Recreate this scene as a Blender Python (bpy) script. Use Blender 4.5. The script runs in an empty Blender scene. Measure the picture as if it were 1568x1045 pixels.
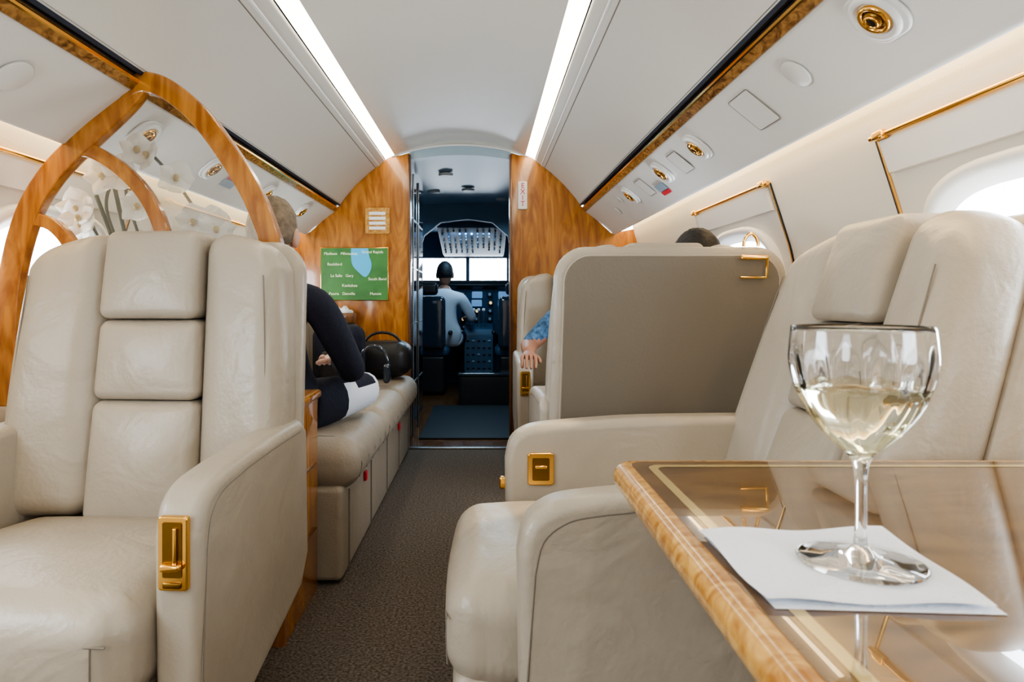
import bpy, bmesh, math, random
from mathutils import Vector, Matrix, Quaternion
random.seed(7)
S=bpy.context.scene
COL=S.collection
try:
    S.view_settings.look='AgX - Medium High Contrast'
    S.view_settings.exposure=.10
except Exception as ex: print(ex)

# ---------------------------------------------------------------- materials
def mat(name,col,rough=.5,metal=0,coat=0,bump=0,bscale=60,var=0,vscale=4,emit=None,estr=0,trans=0,ior=1.45,alpha=1,spec=.5,crough=.05,wrinkle=0,wscale=9):
    m=bpy.data.materials.new(name); m.use_nodes=True
    nt=m.node_tree; b=nt.nodes['Principled BSDF']
    def s(k,v):
        if k in b.inputs: b.inputs[k].default_value=v
    s('Base Color',(*col,1)); s('Roughness',rough); s('Metallic',metal); s('Coat Weight',coat); s('Coat Roughness',crough)
    s('Transmission Weight',trans); s('IOR',ior); s('Alpha',alpha); s('Specular IOR Level',spec)
    if emit: s('Emission Color',(*emit,1)); s('Emission Strength',estr)
    tc=nt.nodes.new('ShaderNodeTexCoord')
    last=None
    if wrinkle>0:
        for sc,st,ty in ((wscale,wrinkle,None),(wscale*.8,wrinkle*.7,'RIDGED_MULTIFRACTAL')):
            n=nt.nodes.new('ShaderNodeTexNoise'); n.inputs['Scale'].default_value=sc; n.inputs['Detail'].default_value=3; n.inputs['Distortion'].default_value=1.2
            if ty:
                try: n.noise_type=ty; n.inputs['Detail'].default_value=1; n.inputs['Distortion'].default_value=.5
                except Exception: pass
            nt.links.new(tc.outputs['Object'],n.inputs['Vector'])
            bp=nt.nodes.new('ShaderNodeBump'); bp.inputs['Strength'].default_value=st; bp.inputs['Distance'].default_value=.03 if not ty else .006
            if ty: bp.invert=True
            nt.links.new(n.outputs[0],bp.inputs['Height'])
            if last: nt.links.new(last.outputs['Normal'],bp.inputs['Normal'])
            last=bp
    if bump>0:
        n=nt.nodes.new('ShaderNodeTexNoise'); n.inputs['Scale'].default_value=bscale; n.inputs['Detail'].default_value=4
        nt.links.new(tc.outputs['Object'],n.inputs['Vector'])
        bp=nt.nodes.new('ShaderNodeBump'); bp.inputs['Strength'].default_value=bump; bp.inputs['Distance'].default_value=.01
        nt.links.new(n.outputs['Fac'],bp.inputs['Height'])
        if last: nt.links.new(last.outputs['Normal'],bp.inputs['Normal'])
        last=bp
    if last: nt.links.new(last.outputs['Normal'],b.inputs['Normal'])
    if var>0:
        n2=nt.nodes.new('ShaderNodeTexNoise'); n2.inputs['Scale'].default_value=vscale; n2.inputs['Detail'].default_value=5
        nt.links.new(tc.outputs['Object'],n2.inputs['Vector'])
        r=nt.nodes.new('ShaderNodeValToRGB'); r.color_ramp.elements[0].position=.3; r.color_ramp.elements[1].position=.7
        r.color_ramp.elements[0].color=(*[c*(1-var) for c in col],1); r.color_ramp.elements[1].color=(*[min(1,c*(1+var*.6)) for c in col],1)
        nt.links.new(n2.outputs['Fac'],r.inputs['Fac']); nt.links.new(r.outputs['Color'],b.inputs['Base Color'])
    return m

def wood(name,c1,c2,scale=(3,3,.5),rough=.25,coat=.6,dist=3.0,wscale=3,crough=.06):
    m=bpy.data.materials.new(name); m.use_nodes=True
    nt=m.node_tree; b=nt.nodes['Principled BSDF']
    tc=nt.nodes.new('ShaderNodeTexCoord'); mp=nt.nodes.new('ShaderNodeMapping')
    mp.inputs['Scale'].default_value=scale
    nt.links.new(tc.outputs['Object'],mp.inputs['Vector'])
    n=nt.nodes.new('ShaderNodeTexNoise'); n.inputs['Scale'].default_value=wscale; n.inputs['Detail'].default_value=8; n.inputs['Distortion'].default_value=dist
    nt.links.new(mp.outputs['Vector'],n.inputs['Vector'])
    r=nt.nodes.new('ShaderNodeValToRGB'); r.color_ramp.elements[0].position=.35; r.color_ramp.elements[1].position=.65
    r.color_ramp.elements[0].color=(*c1,1); r.color_ramp.elements[1].color=(*c2,1)
    nt.links.new(n.outputs['Fac'],r.inputs['Fac']); nt.links.new(r.outputs['Color'],b.inputs['Base Color'])
    b.inputs['Roughness'].default_value=rough; b.inputs['Coat Weight'].default_value=coat; b.inputs['Coat Roughness'].default_value=crough
    return m

M={}
M['leather']=mat('leather_greige',(.42,.368,.300),rough=.36,bump=.10,bscale=110,var=.05,vscale=6,spec=.6,wrinkle=.24,wscale=6)
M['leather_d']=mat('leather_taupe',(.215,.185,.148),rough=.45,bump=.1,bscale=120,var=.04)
M['seam']=mat('seam_thread',(.20,.175,.145),rough=.8)
M['sofa']=mat('sofa_fabric',(.34,.29,.23),rough=.5,bump=.2,bscale=150,var=.06,wrinkle=.15)
M['brass']=mat('polished_brass',(.95,.56,.16),rough=.13,metal=1)
M['gold_d']=mat('dark_gold',(.25,.14,.035),rough=.3,metal=1)
M['black']=mat('black_plastic',(.012,.012,.014),rough=.4)
M['darkgap']=mat('dark_gap',(.015,.022,.04),rough=.6)
M['ceil']=mat('ceiling_vinyl',(.78,.74,.66),rough=.2,var=.03,vscale=2,coat=.4,crough=.12)
M['bin']=mat('overhead_vinyl',(.66,.635,.58),rough=.45,bump=.04,bscale=200)
M['psu']=mat('service_panel',(.72,.70,.66),rough=.4)
M['wallv']=mat('wall_vinyl',(.71,.67,.595),rough=.5,bump=.05,bscale=140)
M['white']=mat('white_plastic',(.76,.75,.73),rough=.35)
M['wood']=wood('cherry_wood',(.28,.090,.012),(.52,.215,.036),scale=(3,3,.7),dist=3.6)
M['wood_l']=wood('honey_burl',(.40,.165,.03),(.70,.40,.11),scale=(12,12,12),dist=1.5)
M['wood_e']=wood('trim_burl',(.13,.055,.017),(.46,.24,.075),scale=(16,8,16),dist=1.5,rough=.2)
M['wood_t']=wood('table_veneer',(.085,.042,.015),(.18,.095,.033),scale=(2,6,6),dist=2,rough=.1,coat=1,crough=.015)
M['inlay']=mat('table_inlay',(.50,.37,.15),rough=.12,coat=1,crough=.015)
M['wood_d']=wood('dark_wood',(.10,.04,.015),(.2,.085,.03))
M['mat']=mat('entry_mat',(.02,.022,.026),rough=.6,bump=.3,bscale=150)
M['navy']=mat('navy_cloth',(.010,.012,.026),rough=.9,bump=.3,bscale=60)
M['bluecloth']=mat('blue_print_cloth',(.07,.16,.30),rough=.9,var=.7,vscale=40)
M['whitecloth']=mat('white_cloth',(.70,.74,.82),rough=.9)
M['skin']=mat('skin',(.38,.18,.11),rough=.5)
M['skin_f']=mat('skin_fair',(.55,.32,.23),rough=.5)
M['hair_g']=mat('hair_grey',(.20,.15,.10),rough=.7,bump=.6,bscale=70,var=.5,vscale=40)
M['hair_b']=mat('hair_black',(.012,.01,.01),rough=.6,bump=.6,bscale=70)
M['lip']=mat('lips',(.35,.09,.07),rough=.5)
M['strip']=mat('strip_light',(1,1,1),emit=(1,.90,.70),estr=9)
M['cove']=mat('cove_light',(1,1,1),emit=(1,.73,.38),estr=9)
M['pane']=mat('window_daylight',(1,1,1),emit=(.78,.89,1),estr=19)
M['glossblk']=mat('gloss_dark_panel',(.02,.03,.045),rough=.06,coat=1)
M['panelblue']=mat('instrument_bluegrey',(.03,.07,.12),rough=.5)
M['cockl']=mat('cockpit_liner',(.16,.27,.38),rough=.6)
M['vest']=mat('vestibule_liner',(.36,.48,.56),rough=.35)
M['screen']=mat('display_screen',(.01,.02,.04),rough=.2,emit=(.15,.35,.7),estr=.7)
M['amber']=mat('indicator',(.4,.3,.1),emit=(1,.7,.3),estr=1.2)
M['knob']=mat('knob_grey',(.26,.34,.42),rough=.4)
M['knobd']=mat('knob_dark',(.09,.14,.20),rough=.5)
M['red']=mat('red_label',(.6,.03,.05),rough=.5)
M['pot']=mat('ceramic_pot',(.2,.12,.07),rough=.3)
M['petal']=mat('orchid_petal',(.94,.93,.90),rough=.6)
M['stem']=mat('orchid_stem',(.03,.035,.015),rough=.6)
M['leaf']=mat('orchid_leaf',(.05,.16,.03),rough=.4)
M['paper']=mat('napkin_paper',(.84,.87,.93),rough=.9,bump=.25,bscale=220)
M['steel']=mat('brushed_steel',(.55,.57,.6),rough=.3,metal=1)
M['map_land']=mat('map_land',(.05,.17,.04),rough=.5,var=.35,vscale=9,emit=(.06,.2,.05),estr=.25)
M['map_lake']=mat('map_lake',(.05,.35,.6),emit=(.07,.42,.62),estr=.4)
M['maptext']=mat('map_text',(.8,.85,.6),emit=(.8,.85,.6),estr=.3)
def glassmat(name,col=(1,1,1),ior=1.45,rough=0):
    m=bpy.data.materials.new(name); m.use_nodes=True; nt=m.node_tree
    nt.nodes.remove(nt.nodes['Principled BSDF'])
    g=nt.nodes.new('ShaderNodeBsdfGlass'); g.inputs['Color'].default_value=(*col,1); g.inputs['IOR'].default_value=ior; g.inputs['Roughness'].default_value=rough
    nt.links.new(g.outputs[0],nt.nodes['Material Output'].inputs['Surface']); return m
M['glass']=glassmat('clear_glass',(1,1,1),1.50)
M['wine']=glassmat('white_wine',(.98,.97,.86),1.34)
def panemat(name):
    m=bpy.data.materials.new(name); m.use_nodes=True; nt=m.node_tree
    nt.nodes.remove(nt.nodes['Principled BSDF'])
    t=nt.nodes.new('ShaderNodeBsdfTransparent'); t.inputs['Color'].default_value=(.93,.94,.93,1)
    g=nt.nodes.new('ShaderNodeBsdfGlossy'); g.inputs['Roughness'].default_value=.02
    mx=nt.nodes.new('ShaderNodeMixShader'); mx.inputs[0].default_value=.12
    nt.links.new(t.outputs[0],mx.inputs[1]); nt.links.new(g.outputs[0],mx.inputs[2])
    nt.links.new(mx.outputs[0],nt.nodes['Material Output'].inputs['Surface']); return m
M['sheet']=panemat('divider_glass')
m=mat('carpet',(.115,.095,.08),rough=1,bump=.8,bscale=200,spec=.1)
nt=m.node_tree; tc=[n for n in nt.nodes if n.type=='TEX_COORD'][0]
n1=nt.nodes.new('ShaderNodeTexNoise'); n1.inputs['Scale'].default_value=130; n1.inputs['Detail'].default_value=7
nt.links.new(tc.outputs['Object'],n1.inputs['Vector'])
r=nt.nodes.new('ShaderNodeValToRGB'); r.color_ramp.elements[0].position=.34; r.color_ramp.elements[1].position=.68
r.color_ramp.elements[0].color=(.075,.060,.049,1); r.color_ramp.elements[1].color=(.235,.195,.165,1)
nt.links.new(n1.outputs['Fac'],r.inputs['Fac']); nt.links.new(r.outputs['Color'],nt.nodes['Principled BSDF'].inputs['Base Color'])
M['carpet']=m

# ---------------------------------------------------------------- helpers
def empty(name,loc=(0,0,0),rz=0):
    e=bpy.data.objects.new(name,None); e.empty_display_size=.1; COL.objects.link(e); e.location=loc; e.rotation_euler=(0,0,rz); return e
def mo(name,vs,fs,mt,parent=None,smooth=False):
    me=bpy.data.meshes.new(name); me.from_pydata([tuple(v) for v in vs],[],fs); me.update()
    bm=bmesh.new(); bm.from_mesh(me); bmesh.ops.recalc_face_normals(bm,faces=bm.faces); bm.to_mesh(me); bm.free()
    o=bpy.data.objects.new(name,me); COL.objects.link(o)
    if mt: me.materials.append(mt)
    if smooth:
        for p in me.polygons: p.use_smooth=True
    if parent: o.parent=parent
    return o
def rbox(name,c,s,r,mt,parent=None,n=4,m=4,bulge=(0,0,0),fn=None):
    h=[x/2 for x in s]; r=min(r,min(h)*.98)
    ax=[]
    for i in range(3):
        inn=h[i]-r
        corner=[r*math.tan(k*math.pi/4/m) for k in range(1,m+1)]
        ax.append([-inn-c_ for c_ in reversed(corner)]+[-inn+2*inn*k/n for k in range(n+1)]+[inn+c_ for c_ in corner])
    bm=bmesh.new()
    for a in range(3):
        u,v=(a+1)%3,(a+2)%3
        for sg in (-1,1):
            grid=[]
            for i,x in enumerate(ax[u]):
                row=[]
                for j,y in enumerate(ax[v]):
                    p=[0,0,0]; p[a]=sg*h[a]; p[u]=x; p[v]=y
                    q=[max(-(h[k]-r),min(h[k]-r,p[k])) for k in range(3)]
                    d=Vector([p[k]-q[k] for k in range(3)])
                    if d.length>0: d=d.normalized()*r
                    pt=Vector(q)+d
                    w=Vector(pt)
                    for k in range(3):
                        if bulge[k]:
                            k1,k2=(k+1)%3,(k+2)%3
                            w[k]+=bulge[k]*(pt[k]/h[k])*(1-min(1,abs(pt[k1]/h[k1]))**2)*(1-min(1,abs(pt[k2]/h[k2]))**2)
                    row.append(bm.verts.new(w))
                grid.append(row)
            for i in range(len(grid)-1):
                for j in range(len(grid[0])-1):
                    f=(grid[i][j],grid[i+1][j],grid[i+1][j+1],grid[i][j+1])
                    bm.faces.new(f if sg>0 else f[::-1])
    bmesh.ops.remove_doubles(bm,verts=bm.verts,dist=1e-5)
    for v in bm.verts:
        v.co+=Vector(c)
        if fn: v.co=Vector(fn(*v.co))
    me=bpy.data.meshes.new(name); bm.to_mesh(me); bm.free()
    for p in me.polygons: p.use_smooth=True
    me.materials.append(mt)
    o=bpy.data.objects.new(name,me); COL.objects.link(o)
    if parent: o.parent=parent
    return o
def box(name,a,b,mt,parent=None,bev=.0):
    x0,y0,z0=a;x1,y1,z1=b
    vs=[(x0,y0,z0),(x1,y0,z0),(x1,y1,z0),(x0,y1,z0),(x0,y0,z1),(x1,y0,z1),(x1,y1,z1),(x0,y1,z1)]
    fs=[(0,3,2,1),(4,5,6,7),(0,1,5,4),(1,2,6,5),(2,3,7,6),(3,0,4,7)]
    o=mo(name,vs,fs,mt,parent)
    if bev:
        md=o.modifiers.new('b','BEVEL'); md.width=bev; md.segments=3
        for p in o.data.polygons: p.use_smooth=True
    return o
def prism(name,pts,axis,t0,t1,mt,parent=None,bev=0,seg=4,smooth=True):
    def mk(p,t):
        return {'x':(t,p[0],p[1]),'y':(p[0],t,p[1]),'z':(p[0],p[1],t)}[axis]
    n=len(pts)
    vs=[mk(p,t0) for p in pts]+[mk(p,t1) for p in pts]
    fs=[tuple(range(n)),tuple(range(2*n-1,n-1,-1))]+[(i,(i+1)%n,n+(i+1)%n,n+i) for i in range(n)]
    o=mo(name,vs,fs,mt,parent)
    if bev:
        md=o.modifiers.new('b','BEVEL'); md.width=bev; md.segments=seg; md.limit_method='ANGLE'; md.angle_limit=math.radians(40)
        if smooth:
            for p in o.data.polygons: p.use_smooth=True
            w=o.modifiers.new('w','WEIGHTED_NORMAL')
    return o
def rrect(x0,x1,y0,y1,r,k=8):
    pts=[]
    for cx,cy,a0 in ((x1-r,y1-r,0),(x0+r,y1-r,90),(x0+r,y0+r,180),(x1-r,y0+r,270)):
        for i in range(k+1):
            a=math.radians(a0+90*i/k); pts.append((cx+r*math.cos(a),cy+r*math.sin(a)))
    return pts
def tube(name,pts,r,mt,parent=None,cyc=False,res=3):
    cu=bpy.data.curves.new(name,'CURVE'); cu.dimensions='3D'; cu.bevel_depth=r; cu.bevel_resolution=res
    sp=cu.splines.new('POLY'); sp.points.add(len(pts)-1)
    for i,p in enumerate(pts): sp.points[i].co=(*p,1)
    sp.use_cyclic_u=cyc; cu.use_fill_caps=True
    o=bpy.data.objects.new(name,cu); COL.objects.link(o); cu.materials.append(mt)
    if parent: o.parent=parent
    return o
def lathe(name,prof,mt,parent=None,loc=(0,0,0),seg=48,mod=None):
    vs=[];fs=[];n=len(prof)
    for i in range(seg):
        a=2*math.pi*i/seg
        for k,(r_,z) in enumerate(prof):
            if mod: r_=mod(r_,z,a,k)
            vs.append(Vector((r_*math.cos(a),r_*math.sin(a),z)))
    for i in range(seg):
        j=(i+1)%seg
        for k in range(n-1): fs.append((i*n+k,j*n+k,j*n+k+1,i*n+k+1))
    bm=bmesh.new(); bv=[bm.verts.new(v) for v in vs]
    for f in fs:
        try: bm.faces.new([bv[i] for i in f])
        except: pass
    bmesh.ops.remove_doubles(bm,verts=bm.verts,dist=1e-6)
    bmesh.ops.recalc_face_normals(bm,faces=bm.faces)
    bmesh.ops.translate(bm,verts=bm.verts,vec=loc)
    me=bpy.data.meshes.new(name); bm.to_mesh(me); bm.free()
    for p in me.polygons: p.use_smooth=True
    me.materials.append(mt)
    o=bpy.data.objects.new(name,me); COL.objects.link(o)
    if parent: o.parent=parent
    return o
def ball(name,c,s,mt,parent=None,seg=20,fn=None):
    bm=bmesh.new(); bmesh.ops.create_uvsphere(bm,u_segments=seg,v_segments=max(8,seg//2+2),radius=1)
    for v in bm.verts:
        p=Vector(v.co)
        if fn: p=Vector(fn(*p))
        v.co=Vector((p.x*s[0]+c[0],p.y*s[1]+c[1],p.z*s[2]+c[2]))
    me=bpy.data.meshes.new(name); bm.to_mesh(me); bm.free()
    for p in me.polygons: p.use_smooth=True
    me.materials.append(mt)
    o=bpy.data.objects.new(name,me); COL.objects.link(o)
    if parent: o.parent=parent
    return o
def text(name,body,size,loc,rot,mt,parent=None,align='LEFT'):
    cu=bpy.data.curves.new(name,'FONT'); cu.body=body; cu.size=size; cu.extrude=.0004; cu.align_x=align
    o=bpy.data.objects.new(name,cu); COL.objects.link(o); o.location=loc; o.rotation_euler=rot; cu.materials.append(mt)
    if parent: o.parent=parent
    return o
def loft(name,prof,y0,y1,mt,parent=None,smooth=True):
    n=len(prof)
    vs=[(p[0],y0,p[1]) for p in prof]+[(p[0],y1,p[1]) for p in prof]
    return mo(name,vs,[(i,i+1,n+i+1,n+i) for i in range(n-1)],mt,parent,smooth)
def subd(pts,k=4):
    out=[]
    P=[pts[0]]+list(pts)+[pts[-1]]
    for i in range(1,len(P)-2):
        for j in range(k):
            t=j/k; r_=[]
            for d in range(len(pts[0])):
                a,b,c,e=P[i-1][d],P[i][d],P[i+1][d],P[i+2][d]
                r_.append(.5*((2*b)+(-a+c)*t+(2*a-5*b+4*c-e)*t*t+(-a+3*b-3*c+e)*t**3))
            out.append(tuple(r_))
    out.append(tuple(pts[-1])); return out

Y0,Y1=-3.0,4.2
# ---------------------------------------------------------------- shell
box('floor',(-1.12,Y0,-.05),(1.12,4.2,0),M['carpet'])
box('wall_back',(-1.25,Y0-.05,-.05),(1.25,Y0,1.95),M['wallv'])
loft('ceiling',[(x/20*.40,1.87-.075*(x/20)**2) for x in range(-20,21)],Y0,Y1,M['ceil'])
for sg,nm in ((-1,'left'),(1,'right')):
    def f(p): return [(sg*a,b) for a,b in p]
    loft('trim_strip_channel_'+nm,f([(.40,1.797),(.395,1.815),(.462,1.79),(.462,1.772)]),Y0,Y1,M['white'],smooth=False)
    loft('strip_light_'+nm,f([(.402,1.800),(.458,1.775)]),Y0,Y1,M['strip'],smooth=False)
    loft('overhead_bin_'+nm,f([(.462,1.79),(.462,1.765)]+subd([(.466,1.760),(.50,1.735),(.56,1.690),(.64,1.615),(.70,1.545),(.738,1.492)],5)),Y0,Y1,M['bin'])
    tube('trim_bin_bead_'+nm,[(sg*.500,Y0,1.737),(sg*.500,Y1,1.737)],.005,M['white'])
    tube('trim_bin_seam_'+nm,[(sg*.520,Y0,1.7225),(sg*.520,Y1,1.7225)],.0025,M['seam'])
    loft('trim_gap_'+nm,f([(.730,1.499),(.745,1.505),(.757,1.495),(.757,1.480)]),Y0,Y1,M['darkgap'],smooth=False)
    loft('trim_gap_lip_'+nm,f([(.7345,1.4955),(.7405,1.4875),(.752,1.492)]),Y0,Y1,M['darkgap'],smooth=False)
    loft('trim_rail_'+nm,f([(.757,1.49),(.748,1.478),(.750,1.468),(.766,1.450),(.775,1.455),(.780,1.47)]),Y0,Y1,M['wood_e'],smooth=False)
    loft('trim_rail_gold_'+nm,f([(.7485,1.479),(.7455,1.475),(.7475,1.4695),(.7505,1.467)]),Y0,Y1,M['brass'],smooth=False)
    psu=[(.765,1.465)]+subd([(.77,1.452),(.82,1.415),(.88,1.368),(.925,1.328),(.942,1.312),(.952,1.312),(.958,1.322)],4)+[(.965,1.40),(1.06,1.40)]
    loft('service_panel_'+nm,f(psu),Y0,Y1,M['psu'])
    loft('cove_light_'+nm,f([(.975,1.394),(1.045,1.394)]),Y0,Y1,M['cove'],smooth=False)
    loft('wall_'+nm,f([(1.06,1.40),(1.062,1.35)]+subd([(1.063,1.345),(1.08,1.28),(1.125,1.14),(1.155,1.03),(1.175,.85),(1.16,.6),(1.10,.3),(1.0,-.01)],4)),Y0,Y1,M['wallv'])
WP=subd([(1.063,1.345),(1.08,1.28),(1.125,1.14),(1.155,1.03),(1.175,.85),(1.16,.6),(1.10,.3),(1.0,-.01)],4)
def wallx(z):
    for a,b in zip(WP,WP[1:]):
        if a[1]>=z>=b[1]:
            t=(a[1]-z)/(a[1]-b[1]+1e-9); return a[0]+t*(b[0]-a[0])
    return WP[0][0]
wi=0
def superell(a,b,e=3.0,k=48):
    out=[]
    for i in range(k):
        t=2*math.pi*i/k; c,s=math.cos(t),math.sin(t)
        out.append((a*math.copysign(abs(c)**(2/e),c),b*math.copysign(abs(s)**(2/e),s)))
    return out
def window(sg,yc):
    global wi; wi+=1
    e=empty('window_%d'%wi)
    zc=.945
    def place(u,v,d):
        z=zc+v; x=wallx(z)-d
        return (sg*x,yc+u,z)
    rings=[(.325,.235,.0),(.32,.23,.022),(.305,.215,.028),(.29,.20,.022),(.265,.178,.006)]
    vs=[];fs=[];k=48
    for a,b,d in rings: vs+= [place(u,v,d) for u,v in superell(a,b)]
    for i in range(len(rings)-1):
        for j in range(k): fs.append((i*k+j,i*k+(j+1)%k,(i+1)*k+(j+1)%k,(i+1)*k+j))
    mo('window_reveal',vs,fs,M['white'],e,True)
    ring=[place(u,v,.007) for u,v in superell(.266,.179)]
    mo('window_pane',[place(0,0,.007)]+ring,[(0,1+j,1+(j+1)%k) for j in range(k)],M['pane'],e)
    for yy in (yc-.39,yc+.39):
        pts=[(sg*(wallx(z)-.003),yy,z) for z in [1.285-.05*i for i in range(20)]]
        tube('frame_side',pts,.0035,M['brass'],e)
        tube('frame_gap',[(p[0],p[1]+(.006 if yy>yc else -.006),p[2]) for p in pts],.003,M['black'],e)
    tube('frame_rail',[(sg*(wallx(1.285)-.012),yc-.40,1.285),(sg*(wallx(1.285)-.012),yc+.40,1.285)],.007,M['brass'],e)
    for yy in (yc-.36,yc+.36):
        rbox('rail_end',(sg*(wallx(1.285)-.014),yy,1.285),(.022,.04,.022),.006,M['brass'],e,n=1,m=2)
    prism('shade_head',[(sg*(wallx(1.275)-.002),1.275),(sg*(wallx(1.275)-.014),1.272),(sg*(wallx(1.2)-.014),1.20),(sg*(wallx(1.2)-.002),1.20)],'y',yc-.37,yc+.37,M['white'],e)
for yc in (-1.57,-.17,1.22,2.61): window(1,yc)
for yc in (-.80,.60,2.02,3.42): window(-1,yc)

# ---------------------------------------------------------------- service panel fittings
def psu_frame(sg,y,t):
    a=Vector((sg*.79,y,1.438)); b=Vector((sg*.925,y,1.328)); p=a.lerp(b,t)
    nrm=Vector((-sg*.632,0,-.775)).normalized()
    xax=Vector((0,1,0)); yax=nrm.cross(xax)
    m=Matrix((xax,yax,nrm)).transposed().to_4x4(); m.translation=p+nrm*.001
    return m
def vent(sg,y,t=.35,s=1.0):
    e=empty('air_vent'); e.matrix_world=psu_frame(sg,y,t)
    prism('housing',rrect(-.060*s,.060*s,-.054*s,.054*s,.042*s),'z',-.002,.007,M['white'],e,bev=.005)
    lathe('socket',[(.050*s,.006),(.047*s,.013),(.041*s,.015),(.034*s,.009),(.030*s,.004),(0.0,.003)],M['white'],e)
    lathe('brass_ring',[(.030*s,.006),(.031*s,.012),(.027*s,.016),(.022*s,.014),(.020*s,.006)],M['brass'],e)
    ball('nozzle',(.003*s,0,.008),(.019*s,.019*s,.011),M['gold_d'],e)
    lathe('nozzle_hole',[(.013*s,.015),(.014*s,.019),(.011*s,.021),(.009*s,.0165)],M['brass'],e)
    lathe('nozzle_core',[(.009*s,.018),(0,.0195)],M['black'],e)
    return e
for y in (1.19,2.2,2.63,3.2,-.2): vent(1,y,.34)
for y in (2.0,2.5,3.1,3.7,-.2): vent(-1,y,.42)
def disc(sg,y,t,r_,nm='speaker_cover'):
    e=empty(nm); e.matrix_world=psu_frame(sg,y,t)
    lathe('cover',[(r_,0),(r_,.0015),(r_*.96,.0028),(0,.003)],M['psu'],e); 
    lathe('rim',[(r_*1.02,0),(r_*1.02,.001),(r_*1.05,.001),(r_*1.05,0)],M['bin'],e)
disc(1,1.50,.33,.037); disc(-1,1.46,.5,.042); disc(1,3.62,.5,.022,'reading_light'); disc(1,3.4,.25,.02,'reading_light')
e=empty('mask_panel'); e.matrix_world=psu_frame(1,1.76,.4)
prism('door',rrect(-.06,.06,-.055,.055,.006),'z',0,.0015,M['psu'],e,bev=.0006)
tube('gap',[(x,yy,.0005) for x,yy in rrect(-.062,.062,-.057,.057,.008)],.0009,M['seam'],e,cyc=True)
for y in (2.42,2.95):
    e=empty('mask_panel'); e.matrix_world=psu_frame(1,y,.4)
    prism('door',rrect(-.05,.05,-.045,.045,.006),'z',0,.0015,M['psu'],e,bev=.0006)
    tube('gap',[(x,yy,.0005) for x,yy in rrect(-.052,.052,-.047,.047,.008)],.0009,M['seam'],e,cyc=True)
for sg,y in ((1,2.80),(-1,2.72)):
    e=empty('warning_placard'); e.matrix_world=psu_frame(sg,y,.62)
    prism('plate',rrect(-.055,.055,-.018,.018,.004),'z',0,.002,M['knob'],e)
    prism('red_band',rrect(-.055,.055,.021,.040,.004),'z',0,.002,M['red'],e)

# ---------------------------------------------------------------- front bulkhead
def bk(sg,name):
    side=[(.31,0),(.31,1.815),(.36,1.80),(.43,1.79),(.47,1.765),(.56,1.69),(.64,1.615),(.70,1.545),(.745,1.485),(.84,1.40),(.93,1.32),(1.063,1.345),(1.08,1.28),(1.155,1.03),(1.175,.85),(1.16,.6),(1.10,.3),(1.0,0)]
    prism(name,[(sg*a,b) for a,b in side],'y',4.19,4.26,M['wood'])
bk(-1,'wall_front_left'); bk(1,'wall_front_right')
arch=[(x/10*.31,1.80-.03*(x/10)**2) for x in range(-10,11)]
prism('wall_front_lintel',arch+[(.31,1.9),(-.31,1.9)],'y',4.19,4.26,M['vest'])
tube('trim_arch',[(x/20*.42,4.185,1.862-.07*(x/20)**2) for x in range(-20,21)],.008,M['white'])
for sg in (-1,1):
    box('trim_door_post_%s'%('left' if sg<0 else 'right'),(sg*.31-.008,4.17,0),(sg*.31+.008,4.27,1.80),M['wood_d'],bev=.002)
box('trim_threshold',(-.31,4.15,0),(.31,4.19,.012),M['steel'],bev=.003)

e=empty('map_display',(0,4.18,0))
box('frame',(-.855,-.006,.905),(-.437,.010,1.232),M['brass'],e,bev=.003)
box('land',(-.85,-.010,.91),(-.442,-.004,1.227),M['map_land'],e)
lake=subd([(-.665,1.225),(-.665,1.17),(-.655,1.12),(-.62,1.08),(-.58,1.05),(-.55,1.08),(-.54,1.13),(-.555,1.18),(-.56,1.225)],4)
prism('lake',lake,'y',-.013,-.009,M['map_lake'],e,smooth=False)
for i,(s_,x,z) in enumerate((('Madison   Milwaukee',-.83,1.185),('Grand Rapids',-.60,1.195),('Rockford',-.81,1.12),('South Bend',-.56,1.03),('La Salle   Gary',-.79,1.05),('Kankakee',-.72,.99),('Peoria   Danville',-.80,.94),('Muncie',-.55,.94))):
    text('label_%d'%i,s_,.024,(x,-.014,z),(math.pi/2,0,0),M['maptext'],e)
e=empty('placard_frame',(-.505,4.18,1.395))
prism('backing',rrect(-.075,.075,-.08,.08,.008),'y',-.008,.010,M['wood_l'],e,bev=.003)
for i in range(4):
    box('slot_%d'%i,(-.05,-.012,-.055+i*.03),(.05,-.006,-.037+i*.03),M['paper'],e)
e=empty('exit_sign',(.383,4.18,1.55))
prism('body',rrect(-.028,.028,-.085,.085,.006),'y',-.012,.010,M['white'],e,bev=.003)
for i,ch in enumerate('EXIT'):
    text('letter_%d'%i,ch,.046,(0,-.0135,.043-i*.037),(math.pi/2,0,0),M['red'],e,'CENTER')

# ---------------------------------------------------------------- vestibule + cockpit
box('floor_vestibule',(-1,4.2,-.05),(1,8.2,-.001),M['wood_d'])
box('entry_mat',(-.28,4.45,-.001),(.36,5.85,.012),M['mat'],bev=.004)
prism('wall_galley',[(-.33,4.27),(-.33,5.3),(-.42,5.32),(-.9,5.32),(-.9,4.27)],'z',0,1.8,M['glossblk'])
for i,z in enumerate((.35,.75,1.12,1.45)):
    box('trim_galley_%d'%i,(-.334,4.32,z),(-.326,5.26,z+.008),M['steel'])
for y in (4.55,4.9):
    tube('trim_galley_edge',[(-.325,y,0),(-.325,y,1.75)],.005,M['steel'])
box('wall_vestibule_right',(.42,4.27,0),(.5,6.3,1.8),M['glossblk'])
box('wall_vestibule_left',(-1.0,5.32,0),(-.9,6.3,1.85),M['vest'])
cl=[(x/10*.9,1.80-.12*(x/10)**2) for x in range(-10,11)]
prism('ceiling_vestibule',cl+[(.9,1.95),(-.9,1.95)],'y',4.26,6.2,M['vest'])
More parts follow.
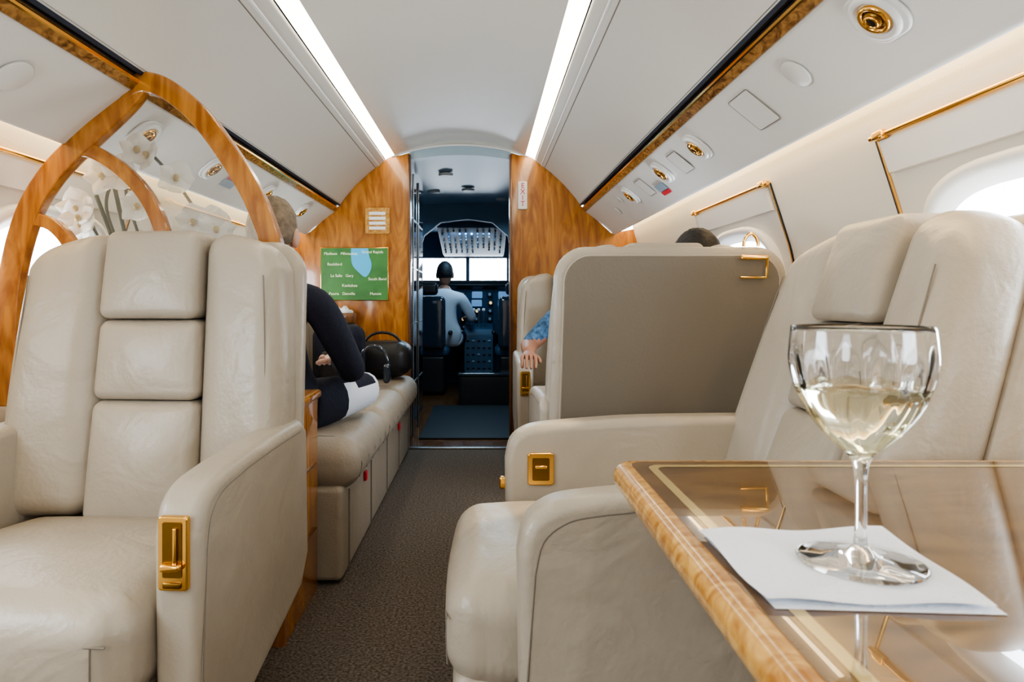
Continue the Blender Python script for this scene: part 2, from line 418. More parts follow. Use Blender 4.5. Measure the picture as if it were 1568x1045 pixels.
for i,(x,y) in enumerate(((-.12,4.75),(.02,5.4),(-.26,5.5),(.3,5.9))):
    lathe('downlight' ,[(.05,0),(.05,-.012),(.035,-.016),(0,-.01)],M['white'],None,(x,y,1.79))
prism('wall_cockpit_left',[(-.9,0),(-.46,0),(-.46,1.3),(-.40,1.5),(-.25,1.62),(0,1.65),(0,1.9),(-.9,1.9)],'y',6.2,6.28,M['cockl'])
prism('wall_cockpit_right',[(.9,0),(.40,0),(.40,1.3),(.36,1.5),(.22,1.62),(0,1.65),(0,1.9),(.9,1.9)],'y',6.2,6.28,M['cockl'])
box('wall_cockpit_side_left',(-1.0,6.28,0),(-.92,8.1,1.9),M['cockl'])
box('wall_cockpit_side_right',(.92,6.28,0),(1.0,8.1,1.9),M['cockl'])
box('ceiling_cockpit',(-.95,6.28,1.68),(.95,8.1,1.75),M['cockl'])
e=empty('cockpit_windshield')
box('sill',(-.92,7.7,0),(.92,7.78,1.12),M['panelblue'],e)
box('header',(-.92,7.7,1.39),(.92,7.78,1.75),M['panelblue'],e)
for x in (-.92,-.62,-.04,.42,.86): box('post',(x-.02,7.69,1.1),(x+.02,7.79,1.4),M['panelblue'],e,bev=.006)
e=empty('instrument_panel')
prism('glareshield',[(7.1,1.03),(7.05,1.07),(7.1,1.12),(7.65,1.13),(7.65,.95)],'x',-.85,.85,M['black'],e,bev=.01)
prism('main_panel',[(7.12,1.03),(7.3,.55),(7.65,.5),(7.65,1.05)],'x',-.85,.85,M['panelblue'],e)
def pan(t,x): return (x,7.12+.18*t-.006,1.03-.48*t)
for i in range(12):
    for j in range(5):
        x=-.77+.14*i+random.uniform(-.01,.01); t=.12+.18*j
        p=pan(t,x)
        if (i in(2,4,6,8)) and j<2:
            rbox('screen',p,(.11,.012,.075),.008,M['screen'],e,n=1,m=2)
        else:
            rbox('gauge_bezel',p,(.055,.018,.055),.016,M['black'],e,n=1,m=2)
            ball('gauge_face',(p[0],p[1]-.008,p[2]),(.016,.006,.016),M['knob'] if (i+j)%4 else M['amber'],e,seg=10)
prism('pedestal',[(6.95,0),(6.95,.55),(7.0,.62),(7.3,.68),(7.4,0)],'x',-.06,.24,M['panelblue'],e,bev=.01)
for i in range(5):
    for j in range(7):
        rbox('pedestal_key',(-.02+.055*i,6.95,.08+.07*j),(.028,.02,.018),.004,M['knob'] if (i*j+i)%3==1 else M['black'],e,n=1,m=1)
for k in (.04,.09,.14):
    tube('throttle',[(k,7.1,.62),(k,7.02,.80)],.008,M['steel'],e); ball('throttle_knob',(k,7.01,.815),(.018,.018,.018),M['white'],e,seg=10)
e=empty('overhead_instrument_panel')
prism('body',[(6.45,1.66),(6.45,1.60),(7.35,1.41),(7.6,1.40),(7.6,1.66)],'x',-.3,.36,M['panelblue'],e,bev=.01)
for i in range(11):
    for j in range(9):
        y=6.52+j*.09; z=1.597-.211*(y-6.46)
        if random.random()<.75:
            rbox('switch',(-.26+i*.057,y,z-.010),(.018,.014,.02),.004,random.choice([M['knob'],M['black'],M['black'],M['knobd'],M['knobd']]),e,n=1,m=1)
def pilot_seat(x):
    e=empty('pilot_seat',(x,6.72,0))
    rbox('seat_base',(0,0,.2),(.34,.38,.36),.03,M['black'],e)
    rbox('cushion',(0,.02,.42),(.42,.44,.10),.045,M['panelblue'],e)
    rbox('backrest',(0,-.24,.70),(.36,.10,.5),.045,M['glossblk'],e)
    rbox('headrest',(0,-.26,1.02),(.22,.08,.12),.035,M['black'],e)
    for s in (-1,1): rbox('armrest',(s*.22,-.05,.60),(.04,.3,.04),.018,M['black'],e)
pilot_seat(-.40); pilot_seat(.46)
e=empty('jump_seat_box',(.16,6.0,0)); rbox('body',(0,0,.13),(.46,.24,.26),.02,M['black'],e); rbox('lid',(0,0,.27),(.48,.26,.03),.01,M['glossblk'],e)

# ---------------------------------------------------------------- armchairs
def armchair(loc,rz,side_latch=None,hook=False,k=.12,db=0.0,latches=(1,),yf=-.25):
    e=empty('leather_armchair',loc,rz)
    L=M['leather']
    def rec(x,y,z): return (x,y+db+max(0,z-.40)*k,z)
    yb=.31+db
    rbox('seat_cushion',(0,(yf+yb)/2,.342),(.535,yb-yf,.178),.058,L,e,bulge=(0,.012,.022),n=8,fn=lambda x,y,z:(x*(1-.04*(y<-.18)),y,z-(.02 if y>.0 else 0)*(y/.3)))
    rbox('cushion_skirt',(0,yf+.16,.20),(.50,.30,.17),.03,L,e,bulge=(0,.008,0),n=4)
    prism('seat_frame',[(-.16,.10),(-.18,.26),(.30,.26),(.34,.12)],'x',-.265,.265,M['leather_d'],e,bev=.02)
    prism('pedestal',rrect(-.19,.19,-.12,.22,.05),'z',0.0,.13,M['wood_d'],e,bev=.01)
    tube('cushion_seam',[(x*.235,yf-.0015-.004*(1-x*x),.372) for x in [i/8 for i in range(-8,9)]],.0016,M['seam'],e)
    for s in (-1,1):
        tube('cushion_seam',[(s*.212,yf-.002,.372),(s*.212,yf-.003,.33),(s*.212,yf-.001,.285)],.0016,M['seam'],e)
    for s in (-1,1):
        prof=[(-.125,.12),(-.135,.30),(-.138,.50)]
        prof+=subd([(-.138,.515),(-.126,.563),(-.095,.590),(-.05,.602),(.06,.612),(.20,.620),(.36+db,.624)],4)
        prof+=[(.40+db,.60),(.41+db,.30),(.36,.23),(.05,.14)]
        x0,x1=(.268,.350) if s>0 else (-.350,-.268)
        prism('arm_%s'%('r' if s>0 else 'l'),prof,'x',x0,x1,L,e,bev=.022,seg=5)
        xo=s*.350
        inner=[(p[0]+(.014 if p[0]<0 else 0),p[1]-.024) for p in prof[3:-5]]
        tube('arm_seam',[(xo-s*.0005,p[0]+.012,p[1]) for p in [(-.133,.14),(-.138,.3)]+inner],.0015,M['seam'],e)
        if s in latches:
            xc=s*.309
            prism('latch_bezel',rrect(xc-.025,xc+.025,.435,.555,.006),'y',-.146,-.134,M['brass'],e,bev=.003)
            prism('latch_recess',rrect(xc-.016,xc+.016,.457,.546,.003),'y',-.1475,-.140,M['gold_d'],e)
            rbox('latch_lever',(xc,-.152,.475),(.034,.012,.012),.004,M['brass'],e,n=1,m=2)
            rbox('latch_pin',(xc+.006,-.150,.508),(.006,.006,.06),.002,M['brass'],e,n=1,m=2)
            rbox('latch_button',(xc,-.147,.445),(.03,.006,.010),.002,M['gold_d'],e,n=1,m=1)
    def bol(s):
        def fn(x,y,z):
            t=max(0,(z-.42)/.64)
            o=max(0,(abs(x)-.13)/.20)
            fr=max(0,min(1,(.395-y)/.13))
            return rec(x*(1-.08*t*t),y-.045*o*o*(1-.3*t)*fr,z-(.055*o**2)*max(0,(z-.7)/.36))
        return fn
    for s in (-1,1):
        rbox('bolster_%s'%('r' if s>0 else 'l'),(s*.226,.33,.735),(.205,.14,.66),.056,L,e,bulge=(.004,.016,.0),n=10,fn=bol(s))
        tube('bolster_seam',[rec(s*(.300-.030*((z-.42)/.64)**2),.2335,z) for z in [.46+.05*i for i in range(11)]],.0015,M['seam'],e)
    def pad(z0,z1,w0,w1,yo,nm,b=.02):
        def fn(x,y,z):
            t=(z-z0)/(z1-z0); w=w0+(w1-w0)*t
            return rec(x*w/w0,y,z)
        rbox(nm,(0,.322+yo,(z0+z1)/2),(w0,.13,z1-z0),.024,L,e,bulge=(0,b,0),n=8,fn=fn)
    pad(.40,.672,.262,.25,.0,'lumbar_pad',.022)
    pad(.674,.858,.25,.24,-.002,'back_pad',.014)
    pad(.86,1.066,.236,.222,-.014,'headrest',.012)
    pts=rrect(-.33,.33,.30,1.050,.085,8)
    def tap(x,z): return x*(1-.045*max(0,(z-.4)/.65)**2)
    o=prism('back_shell',[(tap(x,z),z) for x,z in pts],'y',.372,.435,L,e,bev=.026,seg=5)
    for v in o.data.vertices: v.co=Vector(rec(*v.co))
    pts2=rrect(-.303,.303,.33,1.024,.07,8)
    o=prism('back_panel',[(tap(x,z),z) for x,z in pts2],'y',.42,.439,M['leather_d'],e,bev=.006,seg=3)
    for v in o.data.vertices: v.co=Vector(rec(*v.co))
    tube('back_piping',[rec(tap(x,z),.437,z) for x,z in pts2],.003,L,e,cyc=True)
    if side_latch:
        x=side_latch*.268; d=-side_latch
        prism('side_bezel',rrect(-.085,-.022,.46,.538,.008),'x',min(x,x+d*.008),max(x,x+d*.008),M['brass'],e,bev=.003)
        prism('side_recess',rrect(-.074,-.033,.472,.526,.004),'x',min(x,x+d*.010),max(x,x+d*.010),M['gold_d'],e)
        rbox('side_lever',(x+d*.012,-.053,.505),(.008,.03,.008),.003,M['brass'],e,n=1,m=2)
        rbox('side_knob',(side_latch*.309,-.142,.455),(.02,.02,.03),.006,M['brass'],e,n=1,m=2)
    if hook:
        y0=.445+.56*k
        tube('hook_plate',[(-.18,y0+.006,.965),(-.25,y0+.006,.965),(-.25,y0+.01,.99),(-.25,y0+.014,1.022),(-.18,y0+.014,1.022)],.004,M['brass'],e)
        rbox('hook_bar',(-.215,y0+.016,1.018),(.075,.012,.012),.004,M['brass'],e,n=1,m=2)
        tube('hook_loop',[(-.215+.02*math.cos(a),y0-.01,1.05+.035*math.sin(a)) for a in [math.pi*i/8 for i in range(9)]],.0045,M['brass'],e)
    return e
armchair((-.648,1.26,0),math.radians(-4),yf=-.205)
armchair((.338,1.37,0),math.radians(-90),side_latch=-1,k=.32,db=.12,latches=())
armchair((.66,2.36,0),math.radians(180),hook=True,latches=())
armchair((.66,3.50,0),0,latches=(-1,))

# ---------------------------------------------------------------- sofa
e=empty('sofa')
sy0,sy1=2.16,4.12
rbox('base',(-.65,(sy0+sy1)/2,.16),(.70,sy1-sy0,.30),.02,M['sofa'],e)
n=3; w=(sy1-sy0)/n
for i in range(n):
    y=sy0+w*(i+.5)
    rbox('seat_cushion_%d'%i,(-.64,y,.375),(.78,w-.006,.17),.075,M['sofa'],e,bulge=(.0,0,.012),n=6,m=5)
    rbox('back_cushion_%d'%i,(-.99,y,.66),(.18,w-.01,.50),.06,M['sofa'],e,bulge=(.02,0,0))
    for j in range(5):
        yy=y-w/2+w*(j+.5)/5
        tube('channel',[(-.9,yy,.462),(-.5,yy,.464),(-.34,yy,.459),(-.285,yy,.437),(-.258,yy,.40),(-.25,yy,.37),(-.258,yy,.33)],.0025,M['seam'],e)
for i in range(5):
    y=sy0+.1+(sy1-sy0-.2)*i/4
    tube('panel_joint',[(-.298,y,.02),(-.298,y,.28)],.003,M['seam'],e)
for y in (2.55,3.55):
    rbox('pull_tag',(-.293,y,.25),(.01,.03,.035),.003,M['red'],e,n=1,m=1)
rbox('end_arm',(-.86,4.13,.56),(.5,.08,.42),.04,M['sofa'],e)

# ---------------------------------------------------------------- cabinet + divider
e=empty('side_cabinet')
box('body',(-.96,1.815,.0),(-.37,2.13,.60),M['wood'],e,bev=.006)
box('top',(-1.12,1.815,.60),(-.36,2.14,.625),M['wood'],e,bev=.008)
for i,z in enumerate((.2,.4)): box('drawer_gap_%d'%i,(-.372,1.83,z),(-.366,2.10,z+.006),M['wood_d'],e)
e=empty('glass_divider')
def band(name,line,w,y0=1.776,y1=1.812,sm=5):
    L_=subd(line,sm); up=[];dn=[]
    for i,p in enumerate(L_):
        a=Vector(L_[max(0,i-1)]); b=Vector(L_[min(len(L_)-1,i+1)]); d=(b-a).normalized(); nn=Vector((-d.y,d.x))
        up.append(tuple(Vector(p)+nn*w/2)); dn.append(tuple(Vector(p)-nn*w/2))
    n=len(L_); vs=[];fs=[]
    for y in (y0,y1):
        vs+=[(p[0],y,p[1]) for p in up]+[(p[0],y,p[1]) for p in dn]
    for i in range(n-1):
        fs+=[(i,i+1,n+i+1,n+i),(2*n+i,2*n+i+1,3*n+i+1,3*n+i),(i,i+1,2*n+i+1,2*n+i),(n+i,n+i+1,3*n+i+1,3*n+i)]
    fs+=[(0,n,3*n,2*n),(n-1,2*n-1,4*n-1,3*n-1)]
    o=mo(name,vs,fs,M['wood'],e)
    md=o.modifiers.new('b','BEVEL'); md.width=.004; md.segments=2; md.limit_method='ANGLE'
    return o
outerR=[(-.805,1.440),(-.77,1.464),(-.730,1.472),(-.675,1.452),(-.60,1.390),(-.53,1.300),(-.465,1.195),(-.42,1.09),(-.40,1.0),(-.395,.80),(-.395,.626)]
outerL=[(-.755,1.470),(-.79,1.425),(-.86,1.357),(-.93,1.292),(-.99,1.225),(-1.045,1.13),(-1.085,.99),(-1.10,.85),(-1.10,.626)]
band('arch_inboard',outerR,.054,1.774,1.814); band('arch_outboard',outerL,.058,1.776,1.812)
band('mullion_upper',[(-.93,1.30),(-.87,1.29),(-.80,1.245),(-.74,1.18),(-.70,1.10),(-.685,1.02),(-.68,.90),(-.68,.626)],.036,1.7785,1.8095)
band('mullion_lower',[(-1.05,1.12),(-.98,1.10),(-.925,1.03),(-.895,.92),(-.885,.626)],.034,1.7785,1.8095)
poly=[p for p in outerR[1:]]+[p for p in reversed(outerL[1:])]
prism('pane',poly,'y',1.792,1.796,M['sheet'],e)
box('lower_panel',(-.97,1.776,.0),(-.37,1.812,.626),M['wood'],e)

# orchids
e=empty('potted_orchid',(-.83,1.98,.625))
lathe('pot',[(0,0),(.05,0),(.065,.06),(.075,.11),(.068,.11),(.055,.09),(0,.09)],M['pot'],e)
for i in range(6):
    a=i*1.05+.3; c_,s_=math.cos(a),math.sin(a)
    L_=.2; vs=[];fs=[]
    for j in range(9):
        t=j/8; r_=.02+L_*t*.8; z=.10+.10*math.sin(t*2.4); w=.028*math.sin(math.pi*min(1,t*.92+.08))
        for q in (-1,0,1): vs.append((r_*c_-q*w*s_,(r_*s_+q*w*c_)*.55,z+abs(q)*.008))
    for j in range(8):
        for q in range(2): fs.append((j*3+q,j*3+q+1,j*3+q+4,j*3+q+3))
    mo('leaf_%d'%i,vs,fs,M['leaf'],e,True)
def flower(c,sz,dirv):
    q=Vector((0,0,1)).rotation_difference(Vector(dirv).normalized())
    vs=[];fs=[]
    rot=random.random()*.5+math.pi/10
    for p in range(5):
        a=p*2*math.pi/5+rot; L1=sz*(1 if p%2 else .88); W=sz*(.62 if p in (1,4) else .40)
        b=len(vs)
        for j in range(7):
            t=j/6; w=W*math.sin(math.pi*min(.985,t*.86+.125))**.8; z=sz*(.32*t*t)+(.001*p)
            for k_ in (-2,-1,0,1,2):
                x=L1*t; y=k_*w/2; vs.append(Vector((x*math.cos(a)-y*math.sin(a),x*math.sin(a)+y*math.cos(a),z-abs(k_)*sz*.045)))
        for j in range(6):
            for k_ in range(4): fs.append((b+j*5+k_,b+j*5+k_+1,b+j*5+k_+6,b+j*5+k_+5))
    vs=[q@v+Vector(c) for v in vs]
    mo('flower',vs,fs,M['petal'],e,True)
    ball('flower_lip',Vector(c)+Vector(dirv).normalized()*.010,(.009,.009,.011),M['inlay'],e,seg=8)
stems=[[(0,0,.1),(.0,-.02,.4),(-.04,-.04,.60),(.02,-.06,.70),(.12,-.06,.60),(.2,-.06,.48)],
       [(0,0,.1),(-.05,0,.35),(-.10,-.03,.54),(-.05,-.06,.62),(.02,-.07,.56),(.08,-.07,.46)],
       [(0,0,.1),(-.06,.0,.3),(-.13,-.03,.47),(-.17,-.04,.53),(-.14,-.05,.47)],
       [(0,0,.1),(.08,.0,.3),(.16,-.02,.46),(.22,-.05,.52),(.27,-.06,.42)]]
for st in stems:
    L_=subd(st,6); tube('stem',L_,.0045,M['stem'],e)
    for i in range(len(L_)//2+1,len(L_),4):
        p=L_[i]; flower((p[0]+random.uniform(-.02,.02),p[1]-.02,p[2]+random.uniform(-.03,.02)),random.uniform(.050,.062),(random.uniform(-.4,.6),-1,random.uniform(-.3,.3)))
for i in range(3):
    x=-.06-.045*i; tube('support_branch',[(0,0,.1),(x*.6,0,.35),(x,-.02,.5),(x-.03,-.02,.64-.06*i)],.006,M['stem'],e)

# ---------------------------------------------------------------- table
e=empty('dining_table')
TZ=.68
prism('edge_slab',rrect(.325,1.13,.14,.958,.035,10),'z',TZ-.036,TZ,M['wood_l'],e,bev=.016,seg=5)
prism('veneer_top',rrect(.347,1.125,.16,.936,.022,10),'z',TZ-.002,TZ+.0006,M['wood_t'],e)
def ringstrip(name,a,b,z,mt):
    pa=rrect(*a); pb=rrect(*b); n=len(pa)
    mo(name,[(x,y,z) for x,y in pa]+[(x,y,z) for x,y in pb],[(i,(i+1)%n,n+(i+1)%n,n+i) for i in range(n)],mt,e)
ringstrip('inlay',(.366,1.105,.18,.916,.02),(.377,1.095,.19,.904,.014),TZ+.0009,M['inlay'])
prism('underframe',rrect(.45,1.12,.25,.85,.03),'z',TZ-.08,TZ-.034,M['wood_d'],e,bev=.005)
prism('leg',rrect(.86,1.0,.45,.65,.03),'z',0,TZ-.07,M['wood_d'],e,bev=.005)

N=30; A=Vector((.350,.640));B=Vector((.527,.648));C=Vector((.511,.480));D=Vector((.353,.490))
vs=[];fs=[]
for layer,(dz,off) in enumerate(((.0012,(.004,-.004)),(.0030,(0,0)),)):
    base=len(vs)
    for i in range(N+1):
        for j in range(N+1):
            u,v=i/N,j/N; p=A.lerp(B,u).lerp(D.lerp(C,u),v)
            eu=min(u,1-u,v,1-v); far=max(0,1-((u-.43)**2+(v-.45)**2)/.06)
            z=TZ+dz+.0010*math.sin(7*u+3*v)*math.sin(5*v+1)*layer*(1-max(0,far))+.0012*layer+(.0030*layer*max(0,(.08-eu)/.08)*(.5+.5*math.sin(9*u+7*v)))
            vs.append((p.x+off[0],p.y+off[1],z))
    for i in range(N):
        for j in range(N): a=base+i*(N+1)+j; fs.append((a,a+1,a+N+2,a+N+1))
mo('paper_napkin',vs,fs,M['paper'],None,True)

e=empty('wine_glass',(.4605,.5635,TZ+.0048))
H=.195
outer=[(.0,.0),(.048,.0),(.049,.0012),(.047,.0022),(.03,.0045),(.012,.008),(.006,.014),(.0048,.025),(.0044,.05),(.0048,.070),(.0070,.083),(.012,.0905),(.020,.0975),(.030,.108),(.0398,.121),(.0478,.136),(.0525,.151),(.055,.165),(.0546,.178),(.0530,H)]
inner=[(.0522,H),(.0537,.178),(.0541,.165),(.0516,.151),(.0469,.1365),(.0388,.1222),(.0292,.1100),(.0195,.1002),(.0105,.0950),(.0,.0935)]
so=subd(outer[6:],4)
n_out=6+len(so)
inner=subd(inner,3)
AM=.022
def optic(r_,z,a,k):
    if k>=n_out and r_>.01 and z<.182: return r_*(1-AM*(1+math.cos(14*a))*min(1,(.182-z)/.03))
    return r_
lathe('glass_bowl',outer[:6]+so+inner,M['glass'],e,seg=168,mod=optic)
wz=.146
win=[(.0,.0933)]+[(r_+.0004,z) for r_,z in reversed(inner) if z<wz and r_>0]+[(.0505,wz),(.0,wz)]
lathe('wine',win,M['wine'],e,seg=168,mod=lambda r_,z,a,k:r_*(1-AM*(1+math.cos(14*a))*min(1,(.182-z)/.03)) if r_>.01 else r_)

# ---------------------------------------------------------------- people
def skin(name,nodes,edges,root,parent,matfn,mats,sub=2):
    names=list(nodes); me=bpy.data.meshes.new(name)
    me.from_pydata([nodes[k][0] for k in names],[(names.index(a),names.index(b)) for a,b in edges],[])
    o=bpy.data.objects.new(name,me); COL.objects.link(o)
    md=o.modifiers.new('s','SKIN'); md.use_smooth_shade=True
    lay=me.skin_vertices[0]
    for i,k in enumerate(names):
        r_=nodes[k][1]; r_=(r_,r_) if not isinstance(r_,tuple) else r_
        lay.data[i].radius=r_; lay.data[i].use_root=(k==root)
    sb=o.modifiers.new('ss','SUBSURF'); sb.levels=sub; sb.render_levels=sub
    bpy.context.view_layer.update()
    dg=bpy.context.evaluated_depsgraph_get()
    m2=bpy.data.meshes.new_from_object(o.evaluated_get(dg))
    bpy.data.objects.remove(o)
    o=bpy.data.objects.new(name,m2); COL.objects.link(o); m2.materials.clear()
    for m_ in mats: m2.materials.append(m_)
    for p in m2.polygons:
        p.use_smooth=True; p.material_index=matfn(p.center)
    o.parent=parent
    return o
def head(parent,loc,rz,skinm,hairm,tilt=0,longh=False):
    h=empty('head'); h.parent=parent; h.location=loc; h.rotation_euler=(tilt,0,rz)
    def fn(x,y,z):
        if z<0: x*=1-.28*(-z)**1.3
        if z<-.2 and y<0: y*=1-.35*(-z-.2)
        g=math.exp(-((x/.16)**2+((z+.12)/.22)**2)) if y>.5 else 0
        g2=math.exp(-(((abs(x)-.38)/.2)**2+((z-.05)/.14)**2)) if y>.3 else 0
        g3=math.exp(-((x/.3)**2+((z+.85)/.2)**2)) if y>0 else 0
        return (x,y+.28*g-.10*g2+.14*g3,z)
    ball('face',(0,0,0),(.074,.092,.115),skinm,h,seg=40,fn=fn)
    for s in (-1,1):
        ball('ear',(s*.078,-.008,-.008),(.014,.022,.034),skinm,h,seg=12)
        ball('eye',(s*.028,.076,.006),(.013,.010,.009),M['whitecloth'],h,seg=12)
        ball('iris',(s*.028,.085,.006),(.005,.003,.005),M['black'],h,seg=8)
        ball('brow',(s*.028,.086,.026),(.018,.005,.004),hairm,h,seg=8)
    ball('mouth',(0,.088,-.055),(.022,.008,.006),M['lip'],h,seg=12)
    def hf(x,y,z):
        k=1+.02*math.sin(23*x+5*z)*math.sin(19*y)
        if y>.15 and z<.42:
            t=min(1,(y-.15)/.35); return (x*(1-.25*t),y*(1-.35*t)-.05,z*(1-t)+.42*t)
        if z<-.35 and not longh: z=-.35+(z+.35)*.3; x*=.92
        return (x*k,y*k,z*k)
    ball('hair',(0,-.008,.016),(.084,.102,.118 if not longh else .13),hairm,h,seg=36,fn=hf)
    return h
def hand(parent,loc,mtx,skinm):
    n={'w':((0,-.01,0),.025),'p':((0,.04,0),(.034,.017)),'q':((0,.078,-.002),(.036,.014))}
    T=Matrix.Translation(loc)@mtx
    skin('palm',n,[('w','p'),('p','q')],'p',parent,lambda c:0,[skinm],2).matrix_local=T
    for i,(x,L_) in enumerate(((-.027,.070),(-.009,.078),(.009,.073),(.027,.057))):
        f={'a':((x,.065,0),.010),'b':((x*1.1,.088,.003),.0095),'c':((x*1.15,.088+L_*.42,-.008),.0085),'d':((x*1.15,.088+L_*.72,-.026),.008),'e':((x*1.1,.088+L_*.88,-.042),.0065)}
        skin('finger_%d'%(i+1),f,[('a','b'),('b','c'),('c','d'),('d','e')],'a',parent,lambda c:0,[skinm],1).matrix_local=T
    f={'a':((-.02,.02,-.004),.013),'b':((-.042,.045,-.010),.011),'c':((-.05,.072,-.018),.010),'d':((-.05,.094,-.024),.0075)}
    skin('thumb',f,[('a','b'),('b','c'),('c','d')],'a',parent,lambda c:0,[skinm],1).matrix_local=T

def seated(name,loc,rz,top,bottom,skinm,hairm,cross=False,dz=0,sleeve_short=False,longh=False,headz=1.19,elb=(.25,-.02,.74),wr=(.20,.24,.66),hr=0,lean=0,elbL=None,wrL=None,hipy=.06,sx=.17):
    e=empty(name,loc,rz)
    kz=(headz-.52)/(1.19-.52)
    def z(v): return .52+(v-.52)*kz if v>.52 else v
    n={'pelvis':((0,0,.545),(.145,.11)),'waist':((0,-.03+lean*.3,z(.68)),(.135,.105)),'chest':((0,-.05+lean*.7,z(.88)),(.16,.115)),
       'ub':((0,-.05+lean,z(.98)),(.10,.085)),'neck':((0,-.03+lean,z(1.06)),.055),'neck2':((0,-.01+lean,z(1.12)),.05)}
    ed=[('pelvis','waist'),('waist','chest'),('chest','ub'),('ub','neck'),('neck','neck2')]
    for s,t in ((-1,'l'),(1,'r')):
        el=elb if (s>0 or not elbL) else elbL; w=wr if (s>0 or not wrL) else wrL
        n['sh'+t]=((s*sx,-.05+lean,z(.975)),.068); n['el'+t]=((s*el[0],el[1],el[2]),.047); n['wr'+t]=((s*w[0],w[1],w[2]),.030)
        n['fa'+t]=(((s*(el[0]*.6+w[0]*.4)),(el[1]*.6+w[1]*.4),(el[2]*.6+w[2]*.4)),.043)
        ed+=[('ub','sh'+t),('sh'+t,'el'+t),('el'+t,'fa'+t),('fa'+t,'wr'+t)]
        n['hip'+t]=((s*.095,.05,.54),.10)
        if cross:
            n['kn'+t]=((s*.24,.36,.57),.068); n['an'+t]=((-s*.06,.30+.10*s,.535),.045); n['to'+t]=((-s*.20,.34+.10*s,.51),.038)
        else:
            n['kn'+t]=((s*.12,.44,.54),.07); n['an'+t]=((s*.12,.42,.11),.048); n['to'+t]=((s*.13,.58,.045),.04)
        ed+=[('pelvis','hip'+t),('hip'+t,'kn'+t),('kn'+t,'an'+t),('an'+t,'to'+t)]
    elz=elb[2]
    def mf(c):
        if c.z>z(1.075) and abs(c.x)<.1: return 2
        armish=abs(c.x)>.155 and c.z>.6 and not (c.y>.3 and cross)
        if armish:
            if sleeve_short and c.z<elz+.03: return 2
            return 0
        if (c.z<.66 and c.y>hipy+.08) or (c.z<.60 and c.y>hipy): 
            if c.z<.12 and not cross: return 3
            return 1
        return 0
    skin('body',n,ed,'pelvis',e,mf,[top,bottom,skinm,M['black']])
    head(e,(0,.0+lean,z(1.12)+.10),hr,skinm,hairm,longh=longh)
    for s,t in ((-1,'l'),(1,'r')):
        w=Vector(n['wr'+t][0]); f=Vector(n['fa'+t][0]); d=(w-f).normalized()
        side=Vector((0,0,1)).cross(d).normalized()*-1; up=side.cross(d)
        m_=Matrix((side,d,up)).transposed().to_4x4()
        if s<0: m_=m_@Matrix.Scale(-1,4,(1,0,0))
        hand(e,tuple(w+d*.012),m_,skinm)
    e.location.z+=dz
    return e
seated('seated_passenger',(.85,2.26,0),0,M['navy'],M['navy'],M['skin'],M['hair_b'],headz=.955,elb=(.17,.10,.70),wr=(.10,.32,.66),sx=.15)
seated('seated_passenger',(.72,3.50,0),math.pi,M['bluecloth'],M['panelblue'],M['skin'],M['hair_b'],headz=.99,sleeve_short=True,elb=(.345,.04,.680),wr=(.36,.27,.655),elbL=(.22,.05,.68),wrL=(.12,.27,.64))
seated('sofa_passenger',(-.56,2.30,.0),math.radians(-6),M['navy'],M['whitecloth'],M['skin_f'],M['hair_g'],cross=True,headz=1.08,elb=(.27,.03,.66),wr=(.14,.24,.68),hipy=.14)
seated('pilot',(-.24,6.74,.0),math.radians(-6),M['whitecloth'],M['navy'],M['skin'],M['hair_b'],headz=1.13,elb=(.26,.08,.74),wr=(.2,.30,.74))

# sofa clutter
e=empty('black_handbag',(-.42,3.86,.478))
rbox('bag_body',(0,0,.10),(.30,.26,.20),.07,M['black'],e,bulge=(.01,.01,.0))
tube('bag_strap',[(-.10+.10*(1-math.cos(a)),-.05,.18+.07*math.sin(a)) for a in [math.pi*i/10 for i in range(11)]],.008,M['black'],e)
e=empty('backpack',(-.62,3.62,.474))
rbox('pack_body',(0,0,.15),(.26,.2,.30),.06,M['navy'],e,bulge=(.0,.02,.0))
rbox('pack_pocket',(0.02,-.10,.10),(.19,.06,.15),.025,M['black'],e)
tube('pack_handle',[(-.03,0,.29),(-.02,0,.33),(.03,0,.33),(.04,0,.29)],.007,M['black'],e)
e=empty('headphones',(-.42,3.50,.472))
tube('headband',[(.075*math.cos(a),0,.10+.10*math.sin(a)) for a in [math.pi*i/16 for i in range(17)]],.009,M['glossblk'],e)
for s in (-1,1): rbox('ear_cup',(s*.07,0,.06),(.035,.08,.10),.017,M['glossblk'],e)
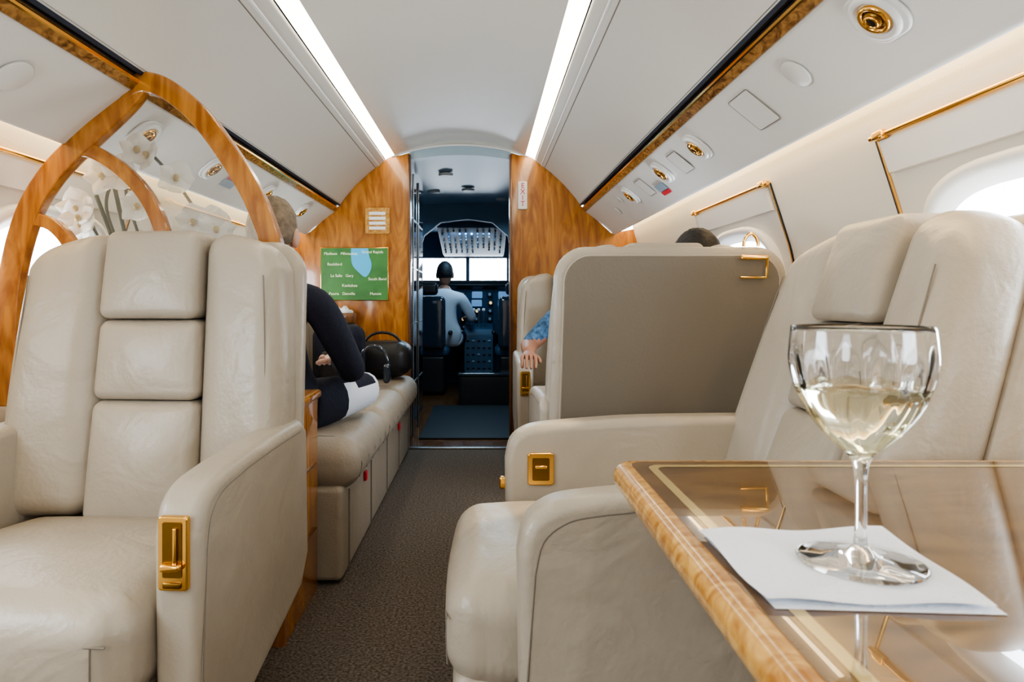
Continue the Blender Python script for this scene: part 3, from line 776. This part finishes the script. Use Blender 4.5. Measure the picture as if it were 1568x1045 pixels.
e=empty('tissue_box',(-.70,4.10,.772))
box('carton',(-.08,-.05,0),(.08,.05,.06),M['wood_d'],e,bev=.004)
ball('tissue',(0,0,.065),(.05,.03,.03),M['paper'],e,seg=14,fn=lambda x,y,z:(x*(1+.3*math.sin(5*y)),y,z*(1+.4*math.sin(7*x))))

# ---------------------------------------------------------------- lights
def area(name,loc,rot,sx,sy,p,col):
    l=bpy.data.lights.new(name,'AREA'); l.shape='RECTANGLE'; l.size=sx; l.size_y=sy; l.energy=p; l.color=col
    o=bpy.data.objects.new(name,l); COL.objects.link(o); o.location=loc; o.rotation_euler=rot; return o
area('vestibule_fill',(.05,5.2,1.62),(0,0,0),.4,.9,17,(.50,.78,1))  # added cool fill for the bluish vestibule daylight, no fixture of its own
area('cockpit_fill',(0,6.6,1.56),(math.radians(35),0,0),.4,.2,7,(.40,.70,1))  # added blue fill to lift the dark cockpit, not a cockpit fitting
def spot(name,loc,tgt,e_,ang,col):
    l=bpy.data.lights.new(name,'SPOT'); l.energy=e_; l.spot_size=math.radians(ang); l.spot_blend=.5; l.color=col; l.shadow_soft_size=.015
    o=bpy.data.objects.new(name,l); COL.objects.link(o); o.location=loc
    o.rotation_euler=(Vector(tgt)-Vector(loc)).to_track_quat('-Z','Y').to_euler(); return o
# added warm spot, stands in for the sunlit patch on the aisle-side seat
spot('sun_patch_spot',(.80,1.90,1.405),(.16,1.56,.45),45,13,(1,.80,.50))
w=bpy.data.worlds.new('sky'); S.world=w; w.use_nodes=True
bg=w.node_tree.nodes['Background']; bg.inputs[0].default_value=(.78,.89,1,1); bg.inputs[1].default_value=12

# camera
cd=bpy.data.cameras.new('camera'); cam=bpy.data.objects.new('camera',cd); COL.objects.link(cam)
cam.location=(.15,0,.90); cam.rotation_euler=(math.pi/2,0,0)
cd.sensor_width=36; cd.lens=24; cd.shift_x=.0268; cd.shift_y=-.0386; cd.clip_start=.02
cd.dof.use_dof=True; cd.dof.focus_distance=2.2; cd.dof.aperture_fstop=11
S.camera=cam
